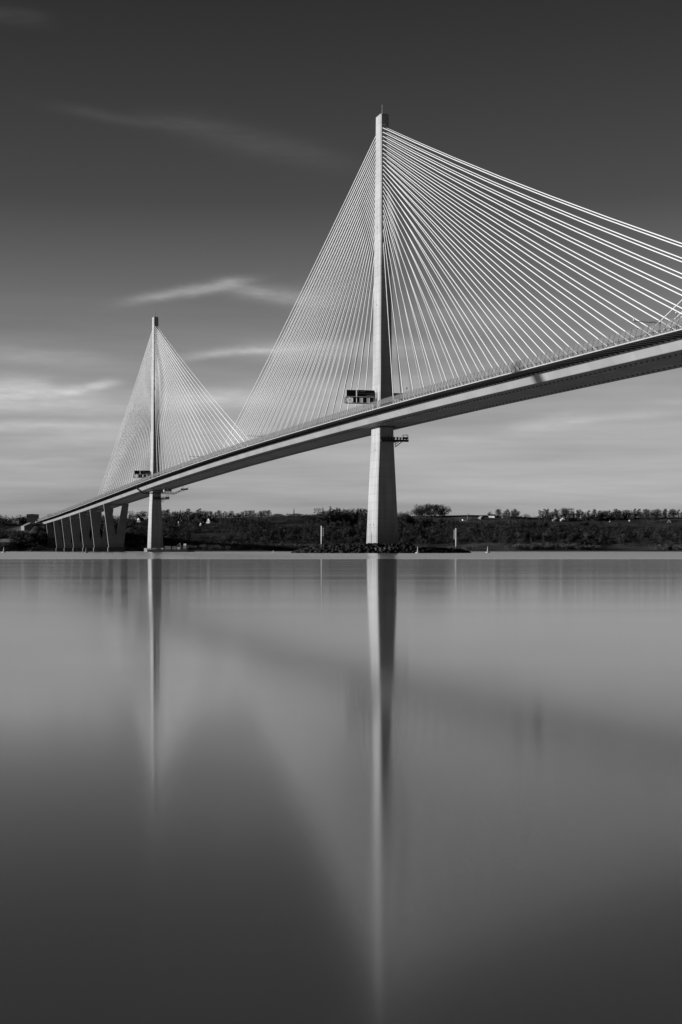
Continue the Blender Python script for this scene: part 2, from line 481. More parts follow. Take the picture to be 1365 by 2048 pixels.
# maintenance gantry under the deck at the distant tower
mg = empty('maintenance_gantry', bw(-622, 0, E(-622)), 'dark maintenance gantry slung under the deck beside the distant tower', 'gantry', BROT)
mb = MB()
path = [(-21.6,-.4),(-20.5,-2.2),(-15.5,-6.2),(12,-6.6),(17,-4.2),(23.5,-2.2)]
for x in (-1.3, 1.3):
    mb.tube([(x,y,z) for y, z in path], .22, 4)
    mb.tube([(x,y,z-1.1) for y, z in path[1:]], .22, 4)
for (y0,z0),(y1,z1) in zip(path[1:-1], path[2:]):
    n = max(2, int(abs(y1-y0)/2.2))
    for i in range(n):
        t0, t1 = i/n, (i+1)/n
        for x in (-1.3, 1.3):
            mb.tube([(x, y0+(y1-y0)*t0, z0+(z1-z0)*t0), (x, y0+(y1-y0)*t1, z0+(z1-z0)*t1-1.1)], .12, 4)
mb.build('truss', M['dark'], mg)
mb = MB(); mb.box(-1.3, 1.3, -15.5, 12, -7.75, -7.5); mb.box(-1.4, 1.4, 17.5, 23.2, -3.9, -2.9); mb.build('walkway', M['dark'], mg)
mb = MB()
for y in (-20.4, -9, 9, 19): mb.tube([(0,y,-6 if abs(y) < 12 else -3.5),(0,y,-3.6 if abs(y) < 12 else -.15)], .2, 4)
mb.build('hanger', M['mid'], mg)
cab = empty('hoist_cabin', bw(-612, -4, E(-612)-3.3), 'pale box cabin hanging from the girder next to the distant tower', 'cabin', BROT)
mb = MB(); mb.box(-2.2, 2.2, -3.2, 3.2, -2.9, -.35); mb.build('box', M['pale'], cab)
mb = MB()
for x in (-1.8, 1.8):
    for y in (-2.8, 2.8): mb.tube([(x,y,-.4),(x,y,.02)], .12, 4)
mb.build('hanger', M['dark'], cab)
mb = MB(); mb.box(2.21, 2.26, -2.6, -1.2, -2.0, -.9); mb.box(2.21, 2.26, .6, 2.4, -2.0, -.9); mb.build('window', M['black'], cab)

# ------------------------------------------------------------------ neighbouring bridge tower (outside the frame; its shadow falls on the girder)
_ph = math.radians(1.5)
SUNH = Vector((-.961*math.cos(_ph)-.277*math.sin(_ph), -.277*math.cos(_ph)+.961*math.sin(_ph), 0)).normalized(); SUN_EL = math.radians(7)
base = bw(217, 13) + SUNH*650
st = empty('suspension_bridge_tower', (base.x, base.y, 0), 'tall steel tower of the neighbouring suspension bridge', 'tower', math.atan2(SUNH.y, SUNH.x))
for k, x in enumerate((-13, 13)):
    mb = MB()
    mb.loft([[(x-3.2*t,-3.4*t,z),(x+3.2*t,-3.4*t,z),(x+3.2*t,3.4*t,z),(x-3.2*t,3.4*t,z)] for z, t in ((-4,1.4),(60,1.3),(143,1.2))])
    mb.build('leg', M['mid'], st)
mb = MB()
for z in (30, 66, 104, 138): mb.box(-10.2, 10.2, -1.6, 1.6, z-2, z+2)
mb.build('crossbeam', M['mid'], st)

# ------------------------------------------------------------------ terrain of the far shore
def shore(x):
    px = 682.5 + x/2250*F
    return 2215 + 45*math.sin(x*.0035+.6) + 12*math.sin(x*.017) - (90 if px < 60 else 0) - 40*max(0, min(1, (330-px)/200))
PX = [-900, 0, 60, 250, 400, 520, 600, 760, 950, 1100, 1365, 2200]
RH = [45, 50, 50, 52, 55, 59, 60.5, 60, 61.5, 57.5, 57.5, 50]
def ground(x, y):
    d = y - shore(x)
    if d < 0: return max(-6, d*.12)
    px = 682.5 + x/2700*F
    H = float(np.interp(px, PX, RH))
    z = float(np.interp(d, [0, 12, 40, 90, 170, 300, 520, 800, 1300], [0, 1.6, 3.0, 6.5, 20, H*.62, H, H*.99, H*.9]))
    n = mnoise.noise(Vector((x*.006, y*.006, 0)))*4 + mnoise.noise(Vector((x*.02, y*.02, 3)))*1.6
    z += n*min(1, d/150)*(1 if d < 480 else .25)
    # ramp that carries the end of the bridge
    q = Vector((x-BX, y-BY)); s = q.x*.277 - q.y*.961; w = -q.x*.961 - q.y*.277
    if s < -1410 and abs(w) < 48:
        k = max(0, min(1, (-1425-s)/70))*max(0, min(1, (48-abs(w))/22))
        z = z*(1-k) + (E(max(-1890, s))-1.2)*k if s < -1480 else max(z, z*(1-k)+18*k)
    return z
xs = np.concatenate([np.linspace(-3500, -620, 50)[:-1], np.linspace(-620, 640, 211), np.linspace(640, 3500, 50)[1:]])
ys = np.concatenate([np.linspace(2030, 2150, 7)[:-1], np.linspace(2150, 2950, 134), np.linspace(2950, 6500, 30)[1:]])
V = np.zeros((len(ys), len(xs), 3))
for j, y in enumerate(ys):
    for i, x in enumerate(xs): V[j,i] = (x, y, ground(x, y))
nx = len(xs)
I, J = np.meshgrid(np.arange(nx-1), np.arange(len(ys)-1))
a = (J*nx+I).ravel(); FC = np.stack([a, a+1, a+nx+1, a+nx], 1)
def ground_mat():
    m = bpy.data.materials.new('hillside_turf'); m.use_nodes = True; nt = m.node_tree; b = nt.nodes['Principled BSDF']
    b.inputs['Roughness'].default_value = .95; b.inputs['Specular IOR Level'].default_value = .1
    tc = nt.nodes.new('ShaderNodeTexCoord')
    n1 = nt.nodes.new('ShaderNodeTexNoise'); n1.inputs['Scale'].default_value = .02; n1.inputs['Detail'].default_value = 6
    nt.links.new(tc.outputs['Object'], n1.inputs[0])
    vo = nt.nodes.new('ShaderNodeTexVoronoi'); vo.inputs['Scale'].default_value = .008
    nt.links.new(tc.outputs['Object'], vo.inputs[0])
    sep = nt.nodes.new('ShaderNodeSeparateColor'); nt.links.new(vo.outputs['Color'], sep.inputs[0])
    r1 = nt.nodes.new('ShaderNodeMapRange'); r1.inputs['To Min'].default_value = .05; r1.inputs['To Max'].default_value = .13
    nt.links.new(sep.outputs[0], r1.inputs[0])
    r2 = nt.nodes.new('ShaderNodeMapRange'); r2.inputs['From Min'].default_value = .3; r2.inputs['From Max'].default_value = .7; r2.inputs['To Min'].default_value = .55; r2.inputs['To Max'].default_value = 1.5
    nt.links.new(n1.outputs['Fac'], r2.inputs[0])
    mu = nt.nodes.new('ShaderNodeMath'); mu.operation = 'MULTIPLY'; nt.links.new(r1.outputs[0], mu.inputs[0]); nt.links.new(r2.outputs[0], mu.inputs[1])
    cb = nt.nodes.new('ShaderNodeCombineColor')
    for i in range(3): nt.links.new(mu.outputs[0], cb.inputs[i])
    nt.links.new(cb.outputs[0], b.inputs['Base Color'])
    return m
GM = ground_mat()
mesh_np('hillside', V.reshape(-1,3), FC, GM, kind='structure')
mb = MB(); mb.add([(-30000,6500,40),(30000,6500,40),(30000,30000,60),(-30000,30000,60)], [(0,1,2,3)])
mb.build('far_ground', GM, kind='structure')

# ------------------------------------------------------------------ water
def water_mat():
    m = bpy.data.materials.new('water'); m.use_nodes = True; nt = m.node_tree; b = nt.nodes['Principled BSDF']
    b.inputs['Base Color'].default_value = (.11,.11,.11,1); b.inputs['IOR'].default_value = 1.7
    b.inputs['Specular IOR Level'].default_value = .5
    tc = nt.nodes.new('ShaderNodeTexCoord')
    sx = nt.nodes.new('ShaderNodeSeparateXYZ'); nt.links.new(tc.outputs['Object'], sx.inputs[0])
    mp = nt.nodes.new('ShaderNodeMapping'); mp.inputs['Scale'].default_value = (.0015,.02,1)
    nt.links.new(tc.outputs['Object'], mp.inputs[0])
    nz = nt.nodes.new('ShaderNodeTexNoise'); nz.inputs['Scale'].default_value = 1.0; nz.inputs['Detail'].default_value = 3
    nt.links.new(mp.outputs[0], nz.inputs[0])
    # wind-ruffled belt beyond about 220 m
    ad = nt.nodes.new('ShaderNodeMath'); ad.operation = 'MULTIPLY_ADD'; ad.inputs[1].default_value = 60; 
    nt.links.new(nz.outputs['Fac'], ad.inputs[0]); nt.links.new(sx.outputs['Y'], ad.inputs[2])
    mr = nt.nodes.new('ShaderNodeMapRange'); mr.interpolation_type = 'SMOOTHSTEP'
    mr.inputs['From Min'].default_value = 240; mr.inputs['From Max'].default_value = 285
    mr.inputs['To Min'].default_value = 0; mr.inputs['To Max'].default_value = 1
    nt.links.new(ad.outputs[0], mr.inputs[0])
    # faint streaks of ruffle in the calm part
    mp2 = nt.nodes.new('ShaderNodeMapping'); mp2.inputs['Scale'].default_value = (.01,.12,1)
    nt.links.new(tc.outputs['Object'], mp2.inputs[0])
    n2 = nt.nodes.new('ShaderNodeTexNoise'); n2.inputs['Scale'].default_value = 1.0; n2.inputs['Detail'].default_value = 5
    nt.links.new(mp2.outputs[0], n2.inputs[0])
    r2 = nt.nodes.new('ShaderNodeMapRange'); r2.inputs['From Min'].default_value = .3; r2.inputs['From Max'].default_value = .75
    r2.inputs['To Min'].default_value = .062; r2.inputs['To Max'].default_value = .086
    nt.links.new(n2.outputs['Fac'], r2.inputs[0])
    r3 = nt.nodes.new('ShaderNodeMapRange'); r3.interpolation_type = 'SMOOTHSTEP'
    for k_, v_ in (('From Min',3.5),('From Max',12.0),('To Min',.045),('To Max',0.0)): r3.inputs[k_].default_value = v_
    nt.links.new(sx.outputs['Y'], r3.inputs[0])
    r4 = nt.nodes.new('ShaderNodeMapRange'); r4.interpolation_type = 'SMOOTHSTEP'
    for k_, v_ in (('From Min',14.0),('From Max',70.0),('To Min',0.0),('To Max',-.006)): r4.inputs[k_].default_value = v_
    nt.links.new(sx.outputs['Y'], r4.inputs[0])
    a3 = nt.nodes.new('ShaderNodeMath'); nt.links.new(r3.outputs[0], a3.inputs[0]); nt.links.new(r4.outputs[0], a3.inputs[1])
    a4 = nt.nodes.new('ShaderNodeMath'); nt.links.new(r2.outputs[0], a4.inputs[0]); nt.links.new(a3.outputs[0], a4.inputs[1])
    mx = nt.nodes.new('ShaderNodeMix'); mx.data_type = 'FLOAT'
    nt.links.new(mr.outputs[0], mx.inputs[0]); nt.links.new(a4.outputs[0], mx.inputs[2]); mx.inputs[3].default_value = .14
    nt.links.new(mx.outputs[0], b.inputs['Roughness'])
    mc = nt.nodes.new('ShaderNodeMix'); mc.data_type = 'RGBA'; mc.inputs[6].default_value = (.11,.11,.11,1); mc.inputs[7].default_value = (.34,.34,.34,1)  # paler belt colour: part of the sky's bright reflection is painted in here
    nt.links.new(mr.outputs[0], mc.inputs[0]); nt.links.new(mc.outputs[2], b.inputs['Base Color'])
    # small chop in the ruffled belt: the facets one sees lean a little towards the near shore
    tl = nt.nodes.new('ShaderNodeMath'); tl.operation = 'MULTIPLY'; tl.inputs[1].default_value = -.026
    nt.links.new(mr.outputs[0], tl.inputs[0])
    cn = nt.nodes.new('ShaderNodeCombineXYZ'); cn.inputs[2].default_value = 1; nt.links.new(tl.outputs[0], cn.inputs[1])
    vn = nt.nodes.new('ShaderNodeVectorMath'); vn.operation = 'NORMALIZE'; nt.links.new(cn.outputs[0], vn.inputs[0])
    nt.links.new(vn.outputs[0], b.inputs['Normal'])
    # long-crested swell: slopes run mostly across the channel
    b.inputs['Anisotropic'].default_value = .62
    tg = nt.nodes.new('ShaderNodeCombineXYZ'); tg.inputs[1].default_value = 1
    nt.links.new(tg.outputs[0], b.inputs['Tangent'])
    return m
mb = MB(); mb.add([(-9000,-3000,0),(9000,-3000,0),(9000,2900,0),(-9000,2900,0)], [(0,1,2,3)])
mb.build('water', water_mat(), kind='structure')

# ------------------------------------------------------------------ rock island
def island_h(x, y):
    u = (x-19)/43.0; v = (y-772)/23.0
    q = u*u+v*v
    h = 4.3*min(1, 1.7*max(0, 1-q))**.8 if q < 1 else 0
    if x > 34: h = min(h, 1.6+1.0*math.exp(-((x-44)/8)**2)) if x < 60 else h
    h2 = 1.5*max(0, 1-((x-47)/14)**2-((y-768)/9)**2)**.5 if ((x-47)/14)**2+((y-768)/9)**2 < 1 else 0
    return max(h, h2)
xs2 = np.linspace(-30, 66, 97); ys2 = np.linspace(744, 800, 57)
V2 = np.array([[(x, y, island_h(x,y)-.7+.3*mnoise.noise(Vector((x*.5,y*.5,0)))) for x in xs2] for y in ys2]).reshape(-1,3)
I, J = np.meshgrid(np.arange(96), np.arange(56)); a = (J*97+I).ravel()
mesh_np('rock_bank', V2, np.stack([a,a+1,a+98,a+97],1), M['rock'], kind='structure')
import bmesh
bm = bmesh.new(); bmesh.ops.create_icosphere(bm, subdivisions=1, radius=1)
iv = np.array([v.co[:] for v in bm.verts]); itf = np.array([[v.index for v in f.verts] for f in bm.faces]); bm.free()
vs, fs = [], []; n0 = 0
tries = 0
while len(vs) < 1300 and tries < 9000:
    tries += 1
    x = random.uniform(-26, 62); y = random.uniform(746, 795); h = island_h(x, y)
    if h < .12: continue
    if y > 772 and random.random() < .6: continue
    sc_ = random.choice([random.uniform(.3,.7), random.uniform(.6,1.25)]); sz = np.array([random.uniform(.7,1.4), random.uniform(.7,1.3), random.uniform(.5,.95)])*sc_
    q = random.random()*6.28; c, s_ = math.cos(q), math.sin(q)
    pts = iv*rng.uniform(.85, 1.15, (len(iv),1))*sz
    pts = np.stack([pts[:,0]*c-pts[:,1]*s_, pts[:,0]*s_+pts[:,1]*c, pts[:,2]], 1)+np.array([x,y,h-.35])
    vs.append(pts); fs.append(itf+n0); n0 += len(iv)
bo = mesh_np('boulders', np.concatenate(vs), np.concatenate(fs), M['rock'], kind='stuff')
bo['label'] = 'dark boulders heaped round the foot of the central tower'
bo['category'] = 'boulders'
# ribbed sheet-pile dock in front of the tower foot
dk = empty('sheet_pile_wall', (20, 757, 0), 'dark ribbed sheet pile wall at the waterline below the central tower', 'wall')
mb = MB()
pts = []
for i in range(60):
    q = math.radians(205 + i*130/59)
    r_ = 14.2 if (i//2) % 2 else 13.4
    pts.append((r_*math.cos(q), 8+r_*math.sin(q)))
ring0 = [(x,y,-3) for x,y in pts]; ring1 = [(x,y,2.5) for x,y in pts]
mb.loft([ring0, ring1], closed=False, caps=False)
mb.build('sheet_piles', M['wetconc'], dk)

def px_pt(px, D, z=0): return Vector(((px-682.5)/F*D, D, z))
def marker(px, D, z0, z1, side, label):
    p = px_pt(px, D, z0)
    r = empty('marker_post', p, label, 'marker post', 0, 'white marker posts on the rock island')
    h = z1-z0
    mb = MB(); mb.lathe([(.27,2.0),(.25,h-.2),(.1,h)], 12); mb.build('pole', M['white'], r, smooth=True)
    mb = MB(); mb.lathe([(.3,-3),(.3,1.99)], 10); mb.lathe([(1.1,-3),(1.1,-.1),(.9,.2)], 10); mb.build('base', M['dark'], r)
    mb = MB()
    for dx in (.42, .95): mb.tube([(side*dx,0,h*.35 if side > 0 else h*.5),(side*dx,0,h-.8)], .05, 4)
    for z in np.arange(h*.52, h-.8, .55): mb.tube([(side*.25,0,z),(side*.95,0,z)], .05, 4)
    mb.build('ladder', M['mid'] if side > 0 else M['white'], r)
    mb = MB()
    for k in range(5): 
        z = h*.55+k*.85
        mb.box(min(side*.55,side*1.05), max(side*.55,side*1.05), -.25, .25, z, z+(.35 if side > 0 else .7))
    mb.build('lamp_panel', M['pale'], r)
marker(643.3, 763, 2.2, 12.9, 1, 'white marker post with thin ladder at the far left of the rocks')
marker(912.5, 766, 1.0, 11.8, -1, 'white marker post with pale side panel near the right tip of the rocks')

def buoy(px, D, h, label, m):
    r = empty('buoy', px_pt(px, D, 0), label, 'buoy', random.random()*3, 'navigation buoys')
    k = h/3.4
    mb = MB(); mb.lathe([(.9*k,-.5*k),(1.2*k,.0),(1.2*k,.35*k),(.75*k,.6*k)], 14); mb.build('float', m, r, smooth=True)
    mb = MB(); mb.lathe([(.5*k,.6*k),(.26*k,1.9*k),(.2*k,2.6*k)], 10); mb.build('tower', m, r, smooth=True)
    mb = MB(); mb.lathe([(.12*k,2.6*k),(.26*k,2.75*k),(.26*k,3.0*k),(.05*k,3.4*k)], 10); mb.build('lamp', m, r, smooth=True)
buoy(836, 722, 3.1, 'white navigation buoy floating in front of the black rocks', M['fascia'])
buoy(976, 836, 3.4, 'grey-white buoy on open water right of the rock island', M['fascia'])
buoy(8, 960, 3.2, 'pale buoy at the far left edge of the water', M['fascia'])
buoy(172.5, 800, 2.6, 'dark buoy in front of the slanted approach piers', M['stone'])
buoy(547, 1180, 1.6, 'very small pale buoy left of the rock island', M['white'])

# ------------------------------------------------------------------ work jetty beside the distant tower
jt = empty('work_jetty', bw(-640, 0, 0)+Vector((14,0,0)), 'low dark work jetty cluttered with plant beside the distant tower', 'jetty')
mb = MB(); mb.box(-22, 12, -5, 9, -3, 2.2); mb.box(12, 18, -3, 6, -3, 1.2); mb.build('platform', M['dark'], jt)
mb = MB(); rail(mb, -21.8, 11.8, -4.8, 8.8, 2.2, 1.2, 2.5); mb.build('railing', M['mid'], jt)
jp = bw(-640, 0, 0)+Vector((14,0,0))
def clutter(name, x, w, h, m, label, cat, win=None):
    r = empty(name, jp+Vector((x, -2.6, 2.2)), label, cat)
    mb = MB(); mb.box(-w/2, w/2, -1.2, 1.2, .02, h); mb.box(-w/2-.08, w/2+.08, -1.28, 1.28, h+.003, h+.14); mb.build('body', m, r)
    mb = MB()
    n = max(1, int(w/1.1))
    for i in range(n): mb.box(-w/2+.2+i*w/n, -w/2+.2+i*w/n+.5, -1.26, -1.21, h*.45, h*.8)
    mb.build('window' if win else 'door', M['black'], r)
clutter('site_cabin', -4.5, 5.0, 2.5, M['mid'], 'grey site cabin on the jetty close to the distant tower', 'cabin', 1)
clutter('shipping_container', 1.2, 3.6, 2.4, M['stone'], 'dull container in the middle of the work jetty', 'container')
clutter('generator', 4.6, 1.8, 1.6, M['white'], 'small white generator box on the work jetty', 'generator')
clutter('tool_crate', -9.5, 2.0, 1.1, M['pale'], 'low pale crate on the jetty in front of the distant tower', 'crate')
for i, x in enumerate((9.6, 10.9)):
    r = empty('storage_tank', jp+Vector((x, -3, 2.2)), 'one of two slim white-topped tanks standing at the jetty end', 'tank', 0, 'pair of slim tanks on the jetty')
    mb = MB(); mb.lathe([(.42,0),(.42,3.3)], 12); mb.build('body', M['mid'], r, smooth=True)
    mb = MB(); mb.lathe([(.5,3.31),(.5,4.5),(.25,4.9)], 12); mb.build('cap', M['white'], r, smooth=True)
r = empty('jetty_crane', jp+Vector((5.5, 3, 2.2)), 'small lattice crane post behind the jetty containers', 'crane')
mb = MB(); mb.tube([(0,0,0),(0,0,5.5)], .25, 6); mb.build('mast', M['mid'], r)
mb = MB(); mb.tube([(0,0,5.2),(-3.0,0,3.2)], .15, 5); mb.build('jib', M['mid'], r)

# ------------------------------------------------------------------ buildings
def find_D(px, ybase, d0=2150):
    D = d0
    while D < 3200:
        x = (px-682.5)/F*D; z = ground(x, D)
        if z > 0 and HY - F*(z-CAMH)/D <= ybase: return D, z
        D += 4
    return 2700, ground((px-682.5)/F*2700, 2700)
OCC = []
def house(px, ybase, w, h, roofh, d, rz, wall, roof, label, name='house', cat='house', chim=True, group=None, wins=2, D=None):
    if D is None: D, z = find_D(px, ybase)
    else: z = CAMH + (HY-ybase)*D/F
    p = px_pt(px, D, z-.6)
    OCC.append((px, w/D*F/2+9, D))
    r = empty(name, p, label, cat, rz, group)
    z0 = -3 if cat in ('house', 'barn') or name == 'hall' else -14
    mb = MB()
    mb.add([(-w/2,-d/2,z0),(w/2,-d/2,z0),(w/2,d/2,z0),(-w/2,d/2,z0),(-w/2,-d/2,h),(w/2,-d/2,h),(w/2,d/2,h),(-w/2,d/2,h),(0,-d/2,h+roofh),(0,d/2,h+roofh)],
           [(0,1,5,8,4),(1,2,6,5),(2,3,7,9,6),(3,0,4,7),(4,8,9,7),(5,6,9,8)])
    mb.build('wall', wall, r)
    mb = MB(); e = .4
    for sg in (-1, 1):
        a = [(sg*(w/2+e), h-roofh*e/(w/2)+.05), (0, h+roofh+.05), (0, h+roofh+.35), (sg*(w/2+e), h-roofh*e/(w/2)+.35)]
        if sg > 0: a = a[::-1]
        vs = [(x,-d/2-e*.5,z) for x,z in a]+[(x,d/2+e*.5,z) for x,z in a]
        mb.add(vs, [(3,2,1,0),(4,5,6,7),(0,1,5,4),(1,2,6,5),(2,3,7,6),(3,0,4,7)])
    rf = mb.build('roof', roof, r)
    if chim:
        mb = MB(); mb.box(-.5, .5, d/2-1.6, d/2-.6, h+roofh-.4, h+roofh+1.3); mb.build('chimney', M['stone'], rf)
    for i in range(wins):
        mb = MB(); cx = -w/2 + w*(i+.5)/wins
        mb.box(cx-.5, cx+.5, -d/2-.04, -d/2+.1, h*.45, h*.45+1.3); mb.build('window', M['black'], r)
house(281.5, 1044, 7.5, 3.2, 4.0, 11, -.6, M['render'], M['roofd'], 'white gabled cottage between the slanted piers and the distant tower')
house(361, 1053, 3.4, 5.5, 3.6, 9, -.6, M['render'], M['rooft'], 'narrow tall gabled house right of the distant tower', wins=1)
house(405, 1051, 4.5, 3, 2.2, 8, -.6, M['render'], M['roofd'], 'tiny white house lowest of the cottages right of the distant tower', wins=1)
house(421, 1046, 8.5, 3.8, 4.2, 10, -.6, M['render'], M['roofd'], 'bright white gable-ended house on the wooded slope')
house(1339, 1045, 6.5, .6, 3.9, 6, -.35, M['roofd'], M['white'], 'dark house with bright steep A-shaped roof edge on the right slope', chim=False, wins=1)
house(985, 1035, 17, 3.2, 2.4, 10, 1.35, M['render'], M['roofd'], 'long pale farmhouse right of the round clump of trees')
house(1012, 1036, 14, 4.5, 2.0, 12, .1, M['stone'], M['rooft'], 'flat-roofed pale barn beside the long farmhouse', 'barn', 'barn', False)
house(930, 1041, 8, 2.6, 2.2, 7, .2, M['render'], M['roofd'], 'low pale cottage below the bare hill crest')
house(963, 1038, 7, 2.6, 2.2, 8, .5, M['stone'], M['rooft'], 'small grey cottage left of the long farmhouse')
house(1112, 1043, 9, 3.0, 2.4, 9, .4, M['stone'], M['rooft'], 'left house of the pale hamlet among dark hedges')
house(1126, 1042, 8, 3.2, 2.6, 9, -.3, M['render'], M['rooft'], 'middle house of the pale hamlet among dark hedges')
house(1138, 1041, 8, 2.8, 2.6, 9, .2, M['stone'], M['rooft'], 'right house of the pale hamlet among dark hedges')
house(1221, 1030, 2.6, 1.6, 1.0, 4, .2, M['render'], M['roofd'], 'tiny white house on the right ridge under trees', wins=1)
house(1260, 1030, 2.6, 1.6, 1.0, 4, .5, M['render'], M['roofd'], 'tiny white house on the right ridge farther right', wins=1)
house(66, 1037, 17, 6.4, .6, 14, .1, M['roofd'], M['roofd'], 'flat-roofed dark office block at the bridge end on the left', 'office_block', 'building', False, wins=5, D=2420)
house(28, 1044, 18, 4, .6, 12, 0, M['stone'], M['roofd'], 'smaller flat-roofed block left of the dark office block', 'office_block', 'building', False, wins=4, D=2500)
house(60, 1058, 20, 2.5, 4.6, 14, .5, M['stone'], M['rooft'], 'pale-roofed hall beside the abutment left of the piers', 'hall', 'building', False)
house(14, 1083, 28, 2.6, 1.2, 8, 0, M['stone'], M['rooft'], 'long low shed on the shore at the far left', 'shed', 'shed', False)
# abutment
ab = empty('abutment', bw(-1500, 0, 0), 'concrete abutment where the deck meets the left shore', 'abutment', BROT)
mb = MB(); mb.box(-14, -.3, -21, 21, 15, E(-1500)+.4); mb.build('wall', M['pier'], ab)
mb = MB(); mb.box(-13.8, -12.6, -20.5, 20.5, E(-1500)+.41, E(-1500)+1.6); mb.build('parapet', M['pale'], ab)
sr = MB()
rg = [[(s_, -13, E(s_)+.1), (s_, 13, E(s_)+.1)] for s_ in np.arange(-1880, -1513, 20)]
sr.loft([[bw(p[0], -p[1], p[2]) for p in r_] for r_ in rg], closed=False, caps=False)
sr.build('road', M['asphalt'], kind='structure')

# ------------------------------------------------------------------ trees
def tri_cloud(n, centres, radii, size, zsq=.85):
    c = rng.integers(0, len(centres), n)
    u = rng.normal(size=(n,3)); u /= np.linalg.norm(u, axis=1)[:,None]
    r = rng.uniform(.25, 1, n)**.5
    P = centres[c] + u*(radii[c]*r)[:,None]*np.array([1,1,zsq])
    A = rng.normal(size=(n,3))*size; B = rng.normal(size=(n,3))*size
    Vv = np.stack([P, P+A, P+B], 1).reshape(-1,3)
    return Vv, np.arange(3*n).reshape(-1,3)
def tree_shape(kind):
    H = 1.0
    if kind == 'round':
        k = 9; cs = []; rs = []
        k = 13
        for i in range(k):
            q = random.random()*6.28; zz = random.uniform(.2,.8); rr = random.uniform(.03,.30)*(1 if zz < .65 else .65)
            cs.append((rr*math.cos(q), rr*math.sin(q), zz)); rs.append(random.uniform(.13,.21))
        return tri_cloud(900, np.array(cs), np.array(rs), .027)
    if kind == 'tall':
        cs = [(random.uniform(-.1,.1), random.uniform(-.1,.1), .22+.66*i/9) for i in range(10)]
        rs = [random.uniform(.11,.18)*(1-.35*i/9) for i in range(10)]
        return tri_cloud(480, np.array(cs), np.array(rs), .032)
    if kind == 'conifer':
        cs = [(0,0,.1+.82*i/9) for i in range(10)]; rs = [.2*(1-i/9.5)+.02 for i in range(10)]
        return tri_cloud(380, np.array(cs), np.array(rs), .03)
    cs = [(random.uniform(-.35,.35), random.uniform(-.35,.35), random.uniform(.25,.7)) for i in range(8)]
    return tri_cloud(360, np.array(cs), np.array([random.uniform(.2,.32) for i in range(8)]), .045)
def trunk_mesh(kind):
    mb = MB(); top = .55 if kind != 'conifer' else .8
    mb.tube([(0,0,-.12),(.01,0,.2),(0,.01,top)], .026, 5, r2=.010)
    for i in range(5 if kind != 'conifer' else 0):
        q = i*1.3+random.random(); z = .22+.07*i
        mb.tube([(0,0,z),(.16*math.cos(q),.16*math.sin(q),z+.22)], .012, 4, r2=.004)
    return mb
PROTO = {}
for kind, mname, nvar in (('round','leaf',5),('tall','leaf',3),('conifer','leafd',2),('bush','leafd',2),('birch','leafl',3)):
    PROTO[kind] = []
    for i in range(nvar):
        Vv, Ff = tree_shape('tall' if kind == 'birch' else kind)
        cr = mesh_np('crown', Vv, Ff, M[mname]); tr = trunk_mesh(kind).build('trunk', M['bark'])
        PROTO[kind].append((cr.data, tr.data, Vv))
        bpy.data.objects.remove(cr); bpy.data.objects.remove(tr)
NAMES = {'round':'bare_tree','tall':'bare_tree','conifer':'conifer','bush':'bush','birch':'birch_tree'}
CATS = {'round':'tree','tall':'tree','conifer':'tree','bush':'bush','birch':'tree'}
def tree(px, D, ytop, wscale, kind, label, group, zb=None):
    x = (px-682.5)/F*D
    z = ground(x, D)-1.0 if zb is None else zb
    ztop = CAMH + (HY-ytop)*D/F
    h = max(3.5, (ztop - z))/.93
    if D < 2720 and any(abs(px-a) < b-2 and D < c+10 for a, b, c in OCC) and 'bank' not in label: return
    cd, td, _ = random.choice(PROTO[kind])
    r = empty(NAMES[kind], (x, D, z), label, CATS[kind], random.random()*6.28, group)
    r.scale = (h*wscale, h*wscale, h)
    c = bpy.data.objects.new('crown', cd); COL.objects.link(c); c.parent = r
    t = bpy.data.objects.new('trunk', td); COL.objects.link(t); t.parent = r
